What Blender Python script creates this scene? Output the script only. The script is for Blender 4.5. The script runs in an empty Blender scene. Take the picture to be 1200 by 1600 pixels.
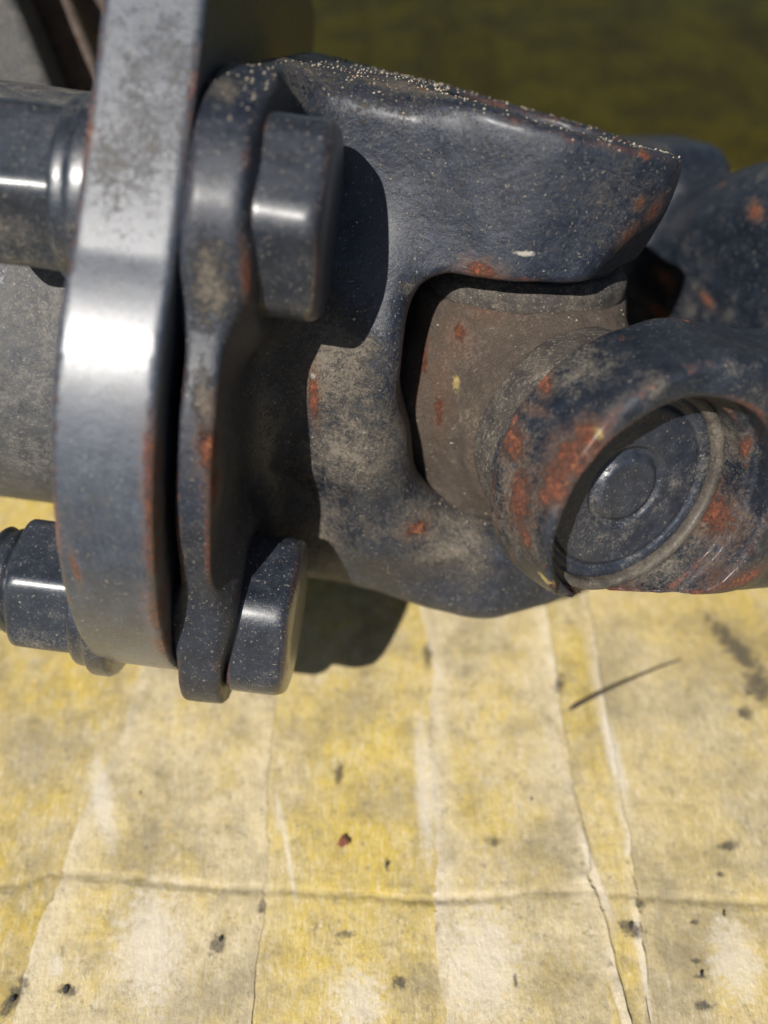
import bpy, bmesh, math, random
import numpy as np
from mathutils import Vector, Matrix
R = math.radians
S = 0.001                                   # everything is measured in millimetres
H = 114.0                                   # camera height above the ground
PITCH = R(50)
CT, ST = math.cos(PITCH), math.sin(PITCH)
FPX = 1500.0                                # focal length in photo pixels (photo 1200 x 1600)
col = bpy.context.scene.collection
sc = bpy.context.scene

# ------------------------------------------------------------------ camera
cd = bpy.data.cameras.new('camera'); cam = bpy.data.objects.new('camera', cd); col.objects.link(cam)
cd.sensor_fit = 'VERTICAL'; cd.sensor_height = 36; cd.sensor_width = 27
cd.lens = 36 * FPX / 1600
cd.clip_start = 0.004; cd.clip_end = 60
cam.location = (0, 0, H * S)
cam.rotation_euler = (R(90) - PITCH, 0, 0)
cd.dof.use_dof = True; cd.dof.focus_distance = 0.0965
cd.dof.aperture_fstop = cd.lens / 2.3
sc.camera = cam

# ------------------------------------------------------------------ sky, sun, exposure
SUN_C = np.array([0.325, -0.05, 1.0])        # travel of the light: right, up, away
def c2w(p):
    p = np.asarray(p, float)
    return np.stack([p[..., 0], p[..., 2] * CT + p[..., 1] * ST, H + p[..., 1] * CT - p[..., 2] * ST], -1)
def dirw(p):
    p = np.asarray(p, float)
    return np.array([p[0], p[2] * CT + p[1] * ST, p[1] * CT - p[2] * ST])
sd = dirw(SUN_C); sd /= np.linalg.norm(sd)
ELEV = math.asin(-sd[2]); AZ = math.atan2(-sd[0], -sd[1])
w = bpy.data.worlds.new('World'); sc.world = w; w.use_nodes = True
nt = w.node_tree
sky = nt.nodes.new('ShaderNodeTexSky'); sky.sky_type = 'NISHITA'; sky.sun_disc = False
sky.sun_elevation = ELEV; sky.sun_rotation = AZ
nt.links.new(sky.outputs[0], nt.nodes['Background'].inputs[0])
nt.nodes['Background'].inputs[1].default_value = 0.05
sl = bpy.data.lights.new('sun', 'SUN'); so = bpy.data.objects.new('sun', sl); col.objects.link(so)
sl.energy = 4.9; sl.angle = R(0.5); sl.color = (1, 0.955, 0.89)
so.rotation_euler = Vector(sd).to_track_quat('-Z', 'Y').to_euler()
so.location = (-0.3, -0.5, 1.2)
sc.view_settings.view_transform = 'Standard'; sc.view_settings.look = 'None'
sc.view_settings.exposure = 0.28; sc.view_settings.gamma = 1
sc.cycles.max_bounces = 6

# ------------------------------------------------------------------ materials
def spot_mask(nt, co, nz, spots, soft=0.22):
    """union of noise-torn blotches; spot = (centre in mm, radii in mm, turn about z, reach)"""
    out = None
    for c, rad, ang, tear in spots:
        m = nt.nodes.new('ShaderNodeMapping'); m.vector_type = 'TEXTURE'
        m.inputs['Location'].default_value = c
        m.inputs['Rotation'].default_value = (0, 0, ang)
        m.inputs['Scale'].default_value = rad
        nt.links.new(co, m.inputs['Vector'])
        l = nt.nodes.new('ShaderNodeVectorMath'); l.operation = 'LENGTH'
        nt.links.new(m.outputs[0], l.inputs[0])
        a = nt.nodes.new('ShaderNodeMath'); a.operation = 'MULTIPLY_ADD'
        nt.links.new(nz, a.inputs[0]); a.inputs[1].default_value = tear * 3.4
        nt.links.new(l.outputs['Value'], a.inputs[2])
        r = nt.nodes.new('ShaderNodeMapRange'); r.interpolation_type = 'SMOOTHSTEP'
        r.inputs['From Min'].default_value = 0.98 + 1.7 * tear + soft
        r.inputs['From Max'].default_value = 0.98 + 1.7 * tear - soft
        nt.links.new(a.outputs[0], r.inputs['Value'])
        if out is None: out = r.outputs[0]
        else:
            mx = nt.nodes.new('ShaderNodeMath'); mx.operation = 'MAXIMUM'
            nt.links.new(out, mx.inputs[0]); nt.links.new(r.outputs[0], mx.inputs[1]); out = mx.outputs[0]
    return out

class NT:
    def __init__(s, name):
        s.m = bpy.data.materials.new(name); s.m.use_nodes = True; s.t = s.m.node_tree
        s.b = s.t.nodes['Principled BSDF']
        tc = s.t.nodes.new('ShaderNodeTexCoord')
        mp = s.t.nodes.new('ShaderNodeVectorMath'); mp.operation = 'SCALE'; mp.inputs['Scale'].default_value = 1000
        s.t.links.new(tc.outputs['Object'], mp.inputs[0]); s.co = mp.outputs[0]
    def L(s, a, b): s.t.links.new(a, b)
    def noise(s, scale, detail=4, rough=0.55, off=(0, 0, 0), stretch=(1, 1, 1), dist=0.0):
        m = s.t.nodes.new('ShaderNodeMapping'); m.inputs['Location'].default_value = off; m.inputs['Scale'].default_value = stretch
        s.L(s.co, m.inputs['Vector'])
        n = s.t.nodes.new('ShaderNodeTexNoise'); n.inputs['Scale'].default_value = scale
        n.inputs['Detail'].default_value = detail; n.inputs['Roughness'].default_value = rough; n.inputs['Distortion'].default_value = dist
        s.L(m.outputs[0], n.inputs['Vector']); return n.outputs['Fac']
    def ramp(s, v, a, b, lo=0.0, hi=1.0):
        r = s.t.nodes.new('ShaderNodeMapRange'); r.inputs['From Min'].default_value = a; r.inputs['From Max'].default_value = b
        r.inputs['To Min'].default_value = lo; r.inputs['To Max'].default_value = hi
        s.L(v, r.inputs['Value']); return r.outputs[0]
    def math(s, op, a, b):
        n = s.t.nodes.new('ShaderNodeMath'); n.operation = op; n.use_clamp = False
        for i, x in enumerate((a, b)):
            if isinstance(x, (int, float)): n.inputs[i].default_value = x
            else: s.L(x, n.inputs[i])
        return n.outputs[0]
    def mix(s, f, a, b):
        n = s.t.nodes.new('ShaderNodeMix'); n.data_type = 'RGBA'
        if isinstance(f, (int, float)): n.inputs[0].default_value = f
        else: s.L(f, n.inputs[0])
        for i, x in ((6, a), (7, b)):
            if isinstance(x, tuple): n.inputs[i].default_value = (*x, 1)
            else: s.L(x, n.inputs[i])
        return n.outputs[2]
    def bump(s, pairs):
        prev = None
        for hgt, dist, st in pairs:
            b = s.t.nodes.new('ShaderNodeBump'); b.inputs['Distance'].default_value = dist * S; b.inputs['Strength'].default_value = st
            s.L(hgt, b.inputs['Height'])
            if prev is not None: s.L(prev, b.inputs['Normal'])
            prev = b.outputs[0]
        s.L(prev, s.b.inputs['Normal'])

def metal(name, dark, light, dust_col=(0.20, 0.17, 0.13), dust=0.35, rough=0.36, rust=(), dusty=(), bare=(), stain=(), scuff=1.0, grain=1.0, grit=1.0, rust_noise=0.0, edge=0.0, seed=0, spec=0.5, ior=1.5, coat=0.0, brush=0.0, dusty_w=0.44, coat_rough=0.2, bare_col=(0.50, 0.37, 0.14)):
    """old paint: worn tone, granular dust, scuffs, scratches, grit, rust with a halo where listed and on worn edges"""
    n = NT(name); o = (seed * 7.3, seed * 3.1, seed * 5.7)
    big = n.noise(0.10, 5, 0.62, o); mid = n.noise(0.5, 7, 0.70, o); fine = n.noise(2.4, 6, 0.78, o); spk = n.noise(2.9, 3, 0.6, (o[0] + 40, 9, 2))
    grn = n.noise(4.5, 4, 0.75, (o[0], 71, 1)); tear = n.noise(1.25, 8, 0.80, (3, o[1], 8))
    c = n.mix(n.ramp(mid, 0.34, 0.66), dark, light)
    # dust lies as grains: a soft field, broken by fine grain
    fld = n.math('ADD', n.math('MULTIPLY', n.math('SUBTRACT', big, 0.5), 1.5), n.math('MULTIPLY', n.math('SUBTRACT', mid, 0.5), 1.3))
    fld = n.math('ADD', fld, dust - 0.42)
    if dusty: fld = n.math('ADD', fld, n.math('MULTIPLY', spot_mask(n.t, n.co, tear, dusty, 0.8), dusty_w))
    brk = n.math('ADD', n.math('MULTIPLY', n.math('SUBTRACT', fine, 0.5), 1.5), n.math('MULTIPLY', n.math('SUBTRACT', grn, 0.5), 1.5))
    d = n.ramp(n.math('ADD', fld, brk), -0.12, 0.42, 0, 0.95); d = n.math('MINIMUM', n.math('MAXIMUM', d, 0.0), 0.92)
    dc = n.mix(n.ramp(tear, 0.4, 0.62), tuple(x * 0.62 for x in dust_col), tuple(min(1, x * 1.25) for x in dust_col))
    c = n.mix(d, c, dc)
    # pale scuffs and fine scratches
    scf = n.noise(1.15, 9, 0.86, (o[0] + 11, 2, 61)); sm = n.ramp(scf, 0.56, 0.66, 0, 0.42 * scuff)
    scr = n.noise(0.35, 2, 0.5, (o[0], 5, 19), (1, 3.0, 2.2), 1.5); ln = n.math('ABSOLUTE', n.math('SUBTRACT', scr, 0.5), 0)
    sm = n.math('MAXIMUM', sm, n.math('MULTIPLY', n.ramp(ln, 0.0, 0.006, 0.5 * scuff, 0), n.ramp(big, 0.48, 0.6)))
    sm = n.math('MAXIMUM', sm, 0.0)
    c = n.mix(sm, c, (0.12, 0.12, 0.12))
    g = n.math('MAXIMUM', n.ramp(spk, 0.655 - 0.02 * grit, 0.74 - 0.02 * grit, 0, 0.6), 0.0)
    c = n.mix(g, c, (0.38, 0.33, 0.26))
    rg = n.math('ADD', n.ramp(d, 0, 1, rough, 0.9), n.math('ADD', n.ramp(fine, 0.3, 0.7, -0.06, 0.08), n.ramp(big, 0.35, 0.65, -0.06, 0.06)))
    r = None; halo = None
    if rust: r = n.math('MULTIPLY', spot_mask(n.t, n.co, tear, rust, 0.22), n.math('MINIMUM', n.math('MAXIMUM', n.ramp(n.math('ADD', n.math('MULTIPLY', fine, .5), n.math('MULTIPLY', tear, .5)), 0.40, 0.52, 0.1, 1), 0), 0.95)); halo = spot_mask(n.t, n.co, tear, [(a, tuple(x * 1.6 for x in b), t_, q) for a, b, t_, q in rust], 0.7)
    if edge:
        ge = n.t.nodes.new('ShaderNodeNewGeometry')
        ev = n.math('MULTIPLY', n.ramp(ge.outputs['Pointiness'], 0.520, 0.575), n.math('MINIMUM', n.math('MAXIMUM', n.ramp(n.math('ADD', n.math('MULTIPLY', tear, 0.6), n.math('MULTIPLY', big, 0.6)), 0.70 - 0.18 * edge, 0.76 - 0.18 * edge), 0), 1))
        ev = n.math('MINIMUM', n.math('MAXIMUM', ev, 0), 0.9); r = ev if r is None else n.math('MAXIMUM', r, ev)
    if rust_noise:
        rn = n.ramp(n.math('ADD', n.math('MULTIPLY', n.noise(0.22, 6, 0.68, (o[0], 31, 5)), 0.6), n.math('MULTIPLY', tear, 0.4)), 0.68 - 0.2 * rust_noise, 0.75 - 0.2 * rust_noise, 0, 0.85)
        rn = n.math('MAXIMUM', rn, 0.0); r = rn if r is None else n.math('MAXIMUM', r, rn)
    if stain: st = n.math('MULTIPLY', spot_mask(n.t, n.co, tear, stain, 0.8), 0.75); halo = st if halo is None else n.math('MAXIMUM', halo, st)
    if halo is not None:
        c = n.mix(n.math('MULTIPLY', halo, n.ramp(fine, 0.35, 0.62, 0.15, 0.75)), c, (0.17, 0.085, 0.045)); rg = n.math('ADD', rg, n.math('MULTIPLY', halo, 0.2))
    if r is not None:
        rc = n.mix(n.ramp(n.noise(1.3, 7, 0.8, o), 0.38, 0.60), (0.07, 0.021, 0.014), (0.33, 0.085, 0.034))
        rc = n.mix(n.ramp(n.noise(2.2, 5, 0.8, (o[0], 3, 90)), 0.52, 0.66, 0, 0.8), rc, (0.55, 0.24, 0.09))
        c = n.mix(r, c, rc); rg = n.math('ADD', rg, n.math('MULTIPLY', r, 0.45))
    if bare:
        bm_ = n.math('MULTIPLY', spot_mask(n.t, n.co, tear, bare, 0.35), n.ramp(grn, 0.3, 0.6, 0.35, 0.95)); c = n.mix(bm_, c, bare_col); rg = n.math('ADD', rg, n.math('MULTIPLY', bm_, 0.3))
    if brush:
        br = n.noise(0.9, 6, 0.8, o, (2.2, 0.35, 0.35)); br2 = n.noise(2.6, 4, 0.8, o, (1.6, 0.25, 0.25))
        bw = n.math('ADD', n.math('MULTIPLY', br, 0.6), n.math('MULTIPLY', br2, 0.4)); c = n.mix(n.math('MINIMUM', n.math('MAXIMUM', n.ramp(bw, 0.44, 0.62, 0, brush), 0), 1), c, (0.11, 0.14, 0.19)); rg = n.math('ADD', rg, n.ramp(bw, 0.35, 0.65, -0.10, 0.10))
    n.L(c, n.b.inputs['Base Color'])
    cl = n.t.nodes.new('ShaderNodeClamp'); n.L(rg, cl.inputs[0]); n.L(cl.outputs[0], n.b.inputs['Roughness'])
    n.b.inputs['Specular IOR Level'].default_value = spec; n.b.inputs['IOR'].default_value = ior
    if coat:
        n.L(n.ramp(d, 0.1, 0.6, coat, 0), n.b.inputs['Coat Weight']); n.L(n.ramp(fine, 0.3, 0.7, coat_rough - 0.05, coat_rough + 0.07), n.b.inputs['Coat Roughness'])
    bl = [(n.noise(0.35, 4, 0.6, o), 0.20 * grain, 0.5), (mid, 0.14 * grain, 0.5),
          (n.math('ADD', n.math('MULTIPLY', fine, 0.6), n.math('ADD', n.math('MULTIPLY', d, 0.7), n.math('MULTIPLY', g, 0.9))), 0.065 * grain, 0.9)]
    if r is not None: bl.append((n.math('MULTIPLY', r, n.ramp(tear, 0.3, 0.7, 0.2, 1.3)), 0.16, 1.0))
    n.bump(bl)
    return n.m

# ------------------------------------------------------------------ mesh helpers
def P(px, py, d): return np.array([(px - 600) / FPX * d, (800 - py) / FPX * d, d])   # photo ray at depth d (mm)
def Gd(px, py, z=0.0):                       # where the photo ray meets the ground, in world mm
    t = (800 - py) / FPX; d = (H - z) / (ST - t * CT)
    return c2w(P(px, py, d))
def unit(v): v = np.asarray(v, float); return v / np.linalg.norm(v)

def link(name, verts_w, faces, mat, parent=None, loc=(0, 0, 0), smooth=True, sharp=None):
    """verts in world mm -> one mesh object whose origin is the thing's base"""
    v = (np.asarray(verts_w, float) - np.asarray(loc, float)) * S
    me = bpy.data.meshes.new(name)
    if isinstance(faces, np.ndarray):
        k = faces.shape[1]
        a, b, c_ = v[faces[:, 0]], v[faces[:, 1]], v[faces[:, 2]]
        vol = np.einsum('ij,ij->i', a, np.cross(b, c_)).sum()
        if k == 4: vol += np.einsum('ij,ij->i', a, np.cross(c_, v[faces[:, 3]])).sum()
        if vol < 0: faces = faces[:, ::-1]
        me.vertices.add(len(v)); me.vertices.foreach_set('co', v.astype(np.float32).ravel())
        me.loops.add(faces.size); me.loops.foreach_set('vertex_index', np.ascontiguousarray(faces, dtype=np.int32).ravel())
        me.polygons.add(len(faces)); me.polygons.foreach_set('loop_start', np.arange(0, faces.size, k, dtype=np.int32))
        me.update(calc_edges=True)
    else:
        me.from_pydata([tuple(x) for x in v], [], faces); me.update()
        bm = bmesh.new(); bm.from_mesh(me); bmesh.ops.recalc_face_normals(bm, faces=bm.faces); bm.to_mesh(me); bm.free()
    if smooth: me.shade_smooth()
    if sharp is not None: me.set_sharp_from_angle(angle=R(sharp))
    me.materials.append(mat)
    o = bpy.data.objects.new(name, me); col.objects.link(o)
    if parent is not None: o.parent = parent
    else: o.location = np.asarray(loc) * S
    return o
def tag(o, label=None, cat=None, group=None, kind=None):
    if label: o['label'] = label
    if cat: o['category'] = cat
    if group: o['group'] = group
    if kind: o['kind'] = kind
    return o
def thing(name, label, cat, loc_mm, group=None):
    o = bpy.data.objects.new(name, None); col.objects.link(o); o.location = np.asarray(loc_mm) * S
    o.empty_display_size = 0.01
    return tag(o, label, cat, group)

# ------------------------------------------------------------------ signed distance solids
def box2(a, b, rd):
    a = a + rd; b = b + rd
    return np.minimum(np.maximum(a, b), 0) + np.sqrt(np.maximum(a, 0) ** 2 + np.maximum(b, 0) ** 2) - rd
def cyl(Q, c, ax, r, h0, h1, rd=0.5, r1=None):
    q = Q - c; t = q @ ax; rad = np.sqrt(np.maximum((q * q).sum(1) - t * t, 0))
    rr = r if r1 is None else r + (r1 - r) * np.clip((t - h0) / (h1 - h0), 0, 1)
    return box2(rad - rr, np.abs(t - (h0 + h1) / 2) - (h1 - h0) / 2, rd)
def obox(Q, c, ax, half, rd):
    q = np.abs((Q - c) @ np.asarray(ax, np.float32).T) - (np.asarray(half, np.float32) - rd)
    return np.minimum(q.max(1), 0) + np.sqrt((np.maximum(q, 0) ** 2).sum(1)) - rd
def caps(Q, a, b, ra, rb):
    ab = b - a; L2 = ab @ ab; t = np.clip(((Q - a) @ ab) / L2, 0, 1)
    return np.sqrt(((Q - a - t[:, None] * ab) ** 2).sum(1)) - (ra + (rb - ra) * t)
def caps2(Q, a, b, ax, r, h0, h1):            # slab with a stadium outline
    q = Q - a; h = q @ ax; q = q - h[:, None] * ax; ab = b - a; ab = ab - (ab @ ax) * ax
    t = np.clip((q @ ab) / (ab @ ab), 0, 1); rr = np.sqrt(((q - t[:, None] * ab) ** 2).sum(1)) - r
    return box2(rr, np.abs(h - (h0 + h1) / 2) - (h1 - h0) / 2, 0.7)
def ell(Q, c, ax, rad):
    q = ((Q - c) @ np.asarray(ax, np.float32).T) / np.asarray(rad, np.float32)
    k = np.sqrt((q * q).sum(1)); return (k - 1) * min(rad)
def sph(Q, c, r): return np.sqrt(((Q - c) ** 2).sum(1)) - r
def smin(a, b, k):
    h = np.maximum(k - np.abs(a - b), 0) / k; return np.minimum(a, b) - h * h * k * 0.25
def smax(a, b, k): return -smin(-a, -b, k)
def hexd(Q, c, ax, up, af, h0, h1, rd, k=1.1):
    q = Q - c; t = q @ ax; s2 = np.cross(ax, up); a = q @ up; b = q @ s2
    r = smax(np.abs(a), smax(np.abs(a * 0.5 + b * 0.8660254), np.abs(a * 0.5 - b * 0.8660254), k), k)
    return box2(r - af / 2, np.abs(t - (h0 + h1) / 2) - (h1 - h0) / 2, rd)
def vnoise(Q, sc_, seed):                    # cheap lump noise, sum of sines
    rng = np.random.RandomState(seed); out = np.zeros(len(Q), np.float32)
    for i in range(7):
        d = unit(rng.randn(3)) * sc_ * rng.uniform(0.6, 1.6); out += np.sin(Q @ d.astype(np.float32) + rng.uniform(0, 6.28))
    return out / 7

def net(f, lo, hi, h):
    """surface nets over the block-culled box lo..hi with cell h (camera-aligned mm), vertices pulled onto f = 0"""
    lo = np.asarray(lo, np.float32); n = np.ceil((np.asarray(hi) - lo) / h).astype(int); B = 12
    nb = -(-n // B); n = nb * B + 1
    g = np.full(n, 1e3, np.float32)
    bi = np.stack(np.meshgrid(*[np.arange(k) for k in nb], indexing='ij'), -1).reshape(-1, 3)
    bc = lo + (bi * B + B / 2) * h
    dv = f(bc.astype(np.float32)); keep = np.abs(dv) < B * h * 0.9 * 1.25 + 2.0
    for k, s in zip(bi[~keep], dv[~keep]):
        a = k * B; g[a[0]:a[0] + B + 1, a[1]:a[1] + B + 1, a[2]:a[2] + B + 1] = 1e3 if s > 0 else -1e3
    loc_ = np.stack(np.meshgrid(*[np.arange(B + 1)] * 3, indexing='ij'), -1).reshape(-1, 3)
    ks = bi[keep]
    for i in range(0, len(ks), 200):
        ch = ks[i:i + 200]; idx = (ch[:, None, :] * B + loc_[None]).reshape(-1, 3)
        v = f((lo + idx * h).astype(np.float32)); g[idx[:, 0], idx[:, 1], idx[:, 2]] = v
    ins = g < 0
    c8 = [ins[i:n[0] - 1 + i, j:n[1] - 1 + j, k:n[2] - 1 + k] for i in (0, 1) for j in (0, 1) for k in (0, 1)]
    cnt = sum(x.astype(np.int8) for x in c8); act = np.argwhere((cnt > 0) & (cnt < 8))
    vid = np.full(n - 1, -1, np.int32); vid[tuple(act.T)] = np.arange(len(act))
    off = np.array([(i, j, k) for i in (0, 1) for j in (0, 1) for k in (0, 1)])
    val = np.stack([g[tuple((act + o).T)] for o in off], 1)
    acc = np.zeros((len(act), 3)); num = np.zeros(len(act))
    for a in range(8):
        for b in range(a + 1, 8):
            if np.abs(off[a] - off[b]).sum() != 1: continue
            m = (val[:, a] < 0) != (val[:, b] < 0)
            t = np.where(m, val[:, a] / np.where(m, val[:, a] - val[:, b], 1), 0)
            p = off[a] + t[:, None] * (off[b] - off[a]); acc[m] += p[m]; num[m] += 1
    V = (lo + (act + acc / num[:, None]) * h).astype(np.float32)
    F = []
    for ax in range(3):
        s0 = [slice(0, k) for k in n]; s1 = list(s0); s0[ax] = slice(0, n[ax] - 1); s1[ax] = slice(1, n[ax])
        e = np.argwhere(ins[tuple(s0)] != ins[tuple(s1)])
        o1, o2 = [(1, 2), (2, 0), (0, 1)][ax]
        e = e[(e[:, o1] > 0) & (e[:, o2] > 0) & (e[:, o1] < n[o1] - 1) & (e[:, o2] < n[o2] - 1)]
        fl = ins[tuple(e.T)]; q = []
        for d1, d2 in ((0, 0), (1, 0), (1, 1), (0, 1)):
            c = e.copy(); c[:, o1] -= d1; c[:, o2] -= d2; q.append(vid[tuple(c.T)])
        q = np.stack(q, 1); q[~fl] = q[~fl][:, ::-1]; F.append(q)
    F = np.concatenate(F)
    for _ in range(2):                       # pull onto the surface
        e = 0.25 * h; fv = f(V)
        gr = np.stack([(f(V + np.eye(3, dtype=np.float32)[i] * e) - f(V - np.eye(3, dtype=np.float32)[i] * e)) / (2 * e) for i in range(3)], 1)
        st = fv[:, None] * gr / np.maximum((gr * gr).sum(1), 0.3)[:, None]
        ln = np.linalg.norm(st, axis=1); st *= np.minimum(1, 0.45 * h / np.maximum(ln, 1e-6))[:, None]
        V = (V - 0.85 * st).astype(np.float32)
    return V, F
LAST = [None]
Q3 = 1.0                                     # cell size multiplier
def solid(name, f, lo, hi, h, mat, parent, loc):
    V, F = net(f, lo, hi, h * Q3); LAST[0] = (V, F)
    return link(name, c2w(V), F, mat, parent, loc)
f32 = lambda *a: np.array(a, np.float32)


# ------------------------------------------------------------------ the joint's measured frame (camera-aligned mm: right, up, away)
A = unit([0.9916, -0.129, 0.0]).astype(np.float32)           # axis of the flanges
O = f32(-17.6, 24, 116)                                       # middle of the mating face
UPF = f32(-A[1], A[0], 0); DPF = f32(0, 0, 1)                 # in the flange plane: up, away
def FP(x, p, q): return (O + A * x + UPF * p + DPF * q).astype(np.float32)
X0 = f32(14.7, 15.3, 115.3)                                       # middle of the joint cross
N2 = unit([0.415, -0.47, -0.78]).astype(np.float32)           # towards the near ear
N1 = np.array([0.08, 0.85, -0.52]); N1 = unit(N1 - (N1 @ N2) * N2).astype(np.float32)   # towards the upper ear
Bx = np.cross(N1, N2); Bx = unit(Bx if Bx[0] > 0 else -Bx).astype(np.float32)            # axis of the shaft yoke
N1F = unit(N1 - (N1 @ A) * A).astype(np.float32); N2F = np.cross(A, N1F); N2F = unit(N2F if N2F[2] < 0 else -N2F).astype(np.float32)
BOLTS = [(3.4, -30.0), (-34.2, -10.5)]                           # the two bolts in view

def plane(Q, c, n): return (Q - c) @ n.astype(np.float32)

# companion flange
def f_disc(Q):
    q = Q - O; h = q @ A; q = q - h[:, None] * A        # two arcs joined by a flat run
    a = UPF * -9 + DPF * -6.8; b = UPF * 21 + DPF * -2.2; ab = b - a
    t = np.clip(((q - a) @ ab) / (ab @ ab), 0, 1); r = np.sqrt(((q - a - t[:, None] * ab) ** 2).sum(1)) - (32.8 + 5.0 * t)
    return box2(r, np.abs(h + 2.9) - 4.2, 0.5) + 0.10 * vnoise(Q, 0.25, 3)
HUBC = f32(*(O - f32(0, 1.6, 0)))
def f_hub(Q): return smin(cyl(Q, HUBC, A, 24.0, -75, -4, 2), cyl(Q, HUBC, A, 28, -9, -5, 1), 5) + 0.15 * vnoise(Q, 0.2, 4)

# flange yoke
RE_UP, RE_LO = 28.0, 23.8
UN = unit([0.24, 0.87, -0.435]).astype(np.float32)             # outer face of the upper ear
UC = P(850, 186, 97).astype(np.float32)
DN = unit([0.70, -0.68, -0.22]).astype(np.float32)            # worn corner of the upper ear
DC = P(970, 383, 94).astype(np.float32)
EC = P(1047, 290, 98).astype(np.float32); EN = unit([0.97, 0.0, 0.24]).astype(np.float32)   # its end
BC = P(830, 441, 94).astype(np.float32)                       # its inner edge
def f_yoke(Q):
    d = cyl(Q, FP(0, -8, -6.5), A, 29.6, 2.3, 5.4, 0.5)
    for p, q in BOLTS:
        d = smin(d, cyl(Q, FP(0, p, q), A, 10.3, 1.9, 6.2, 0.5), 6)
    d = smin(d, caps2(Q, FP(0, 4, -28), FP(0, 7, -26), A, 10.5, 1.6, 6.2), 3)
    d = smin(d, cyl(Q, O, A, 21.0, 3, 20.2, 2.5), 5)
    d = smin(d, cyl(Q, O + N1F * 13, A, 12.5, 2.0, 8, 2), 5)
    d = smin(d, caps(Q, P(566, 700, 106).astype(np.float32), P(604, 812, 111.5).astype(np.float32), 4.6, 4.4), 6)   # web of metal below the throat
    # upper arm and ear
    a = O + A * 6 + N1F * 19.6; b = X0 + N1 * 21
    ax = unit(b - a); n = unit(N1F - (N1F @ ax) * ax); t = np.cross(ax, n); L = np.linalg.norm(b - a)
    arm = obox(Q, (a + b) / 2 + N1F * 1.0, np.stack([ax, n, t]), (L / 2 + 2, 8.5, 14.5), 2.6)
    ear = cyl(Q, X0, N1, 15.5, 12.5, 34, 1.5)
    u = smin(arm, ear, 4)
    u = smax(u, plane(Q, UC, UN), 1.2); u = smax(u, plane(Q, DC, DN), 1.2); u = smax(u, plane(Q, EC, EN), 1.0); u = smax(u, plane(Q, BC, -N1), 0.9)
    # lower arm and ear
    a = O + A * 6 - N1F * 22; b = X0 - N1 * (RE_LO - 4.8)
    ax = unit(b - a); n = unit(-N1F + (N1F @ ax) * ax); t = np.cross(ax, n); L = np.linalg.norm(b - a)
    arm = obox(Q, (a + b) / 2, np.stack([ax, n, t]), (L / 2 + 3, 5.4, 14.5), 3)
    ear = cyl(Q, X0, -N1, 14.2, 14, RE_LO, 1.8)
    l = smin(arm, ear, 5)
    d = smin(smin(d, l, 8), u, 6)
    d = smax(d, -cyl(Q, X0, N1, 10.3, 5, 60, 0.2), 0.6); d = smax(d, -cyl(Q, X0, -N1, 10.3, 5, 60, 0.2), 0.6)
    return d + 0.26 * vnoise(Q, 0.4, 1) + 0.09 * vnoise(Q, 1.5, 2)

# cross
def f_cross(Q):
    d = smin(cyl(Q, X0, N1, 12.0, -12, 12.5, 1), cyl(Q, X0, N2, 12.0, -12, 13, 1), 2.5)
    d = smin(d, sph(Q, X0, 14.6), 3)
    d = smin(d, cyl(Q, X0, N1, 8, -20, 20, 1), 1); d = smin(d, cyl(Q, X0, N2, 8, -20, 24, 1), 1)
    d = smax(d, -sph(Q, P(612, 628, 101).astype(np.float32), 2.6), 1.0); d = smax(d, -sph(Q, P(625, 455, 100).astype(np.float32), 3.0), 2.0)
    return d + 0.40 * vnoise(Q, 0.5, 11) + 0.22 * vnoise(Q, 1.5, 12)

# shaft yoke
RE_N = 32.0
HC = (X0 + f32(-1.5, -0.7, 0) - N2 * (f32(-1.5, -0.7, 0) @ N2)).astype(np.float32)      # the eye is bored a little off centre
BA = unit([0.955, 0.03, 0.30]).astype(np.float32)
FC = P(1000, 934, 96).astype(np.float32); FN = unit([-0.05, -0.95, 0.12]).astype(np.float32)      # flat lower side
def f_shaft(Q):
    ear = cyl(Q, X0, N2, 14.7, 21, RE_N, 1.0)
    bax = unit(BA - (BA @ N2) * N2); n = unit(N2 - (N2 @ bax) * bax); t = np.cross(bax, n)
    arm = obox(Q, X0 + N2 * 26.2 + bax * 29, np.stack([bax, t, n]), (29, 14.0, 6.0), 2.0)
    d = smin(ear, arm, 4)
    d = smax(d, plane(Q, FC, FN), 2.5)
    ear2 = cyl(Q, X0, -N2, 15.5, 15, 31, 2.2); arm2 = obox(Q, X0 - N2 * 30 + Bx * 27 + N1 * 6.5, np.stack([Bx, N1, N2]), (25, 16.5, 8), 5)
    d = np.minimum(d, smin(ear2, arm2, 4))
    d = smin(d, cyl(Q, X0, Bx, 25, 34, 90, 8), 8)
    d = smax(d, -cyl(Q, HC, N2, 11.2, 5, 45, 0.2), 0.3)
    d = smax(d, -cyl(Q, HC, N2, 12.2, RE_N - 2.0, 45, 0.1), 0.6)
    return d + 0.15 * vnoise(Q, 0.45, 21) + 0.05 * vnoise(Q, 1.7, 22)

def hit(f, px, py, d0=60):
    """where a photo ray meets a solid: sphere tracing"""
    r = P(px, py, 1.0); k = np.linalg.norm(r); d = d0
    for _ in range(90):
        v = float(f((r * d)[None].astype(np.float32))[0])
        if v < 0.03: break
        d += 0.8 * v / k
        if d > 250: d = 110; break
    return r * d
def spots(f, loc, lst):
    """(px, py, radius across, radius down, turn in the picture, tear) -> blotches lying on the solid"""
    out = []
    for px, py, rx, ry, ang, tear in lst:
        p = hit(f, px, py); k = p[2] / FPX
        out.append((tuple(c2w(p) - np.asarray(loc)), (rx * k, max(rx, ry) * k * 1.5 if False else (rx + ry) / 2 * k * 1.6, ry * k * 1.15), ang, tear, p))
    return out

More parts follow.
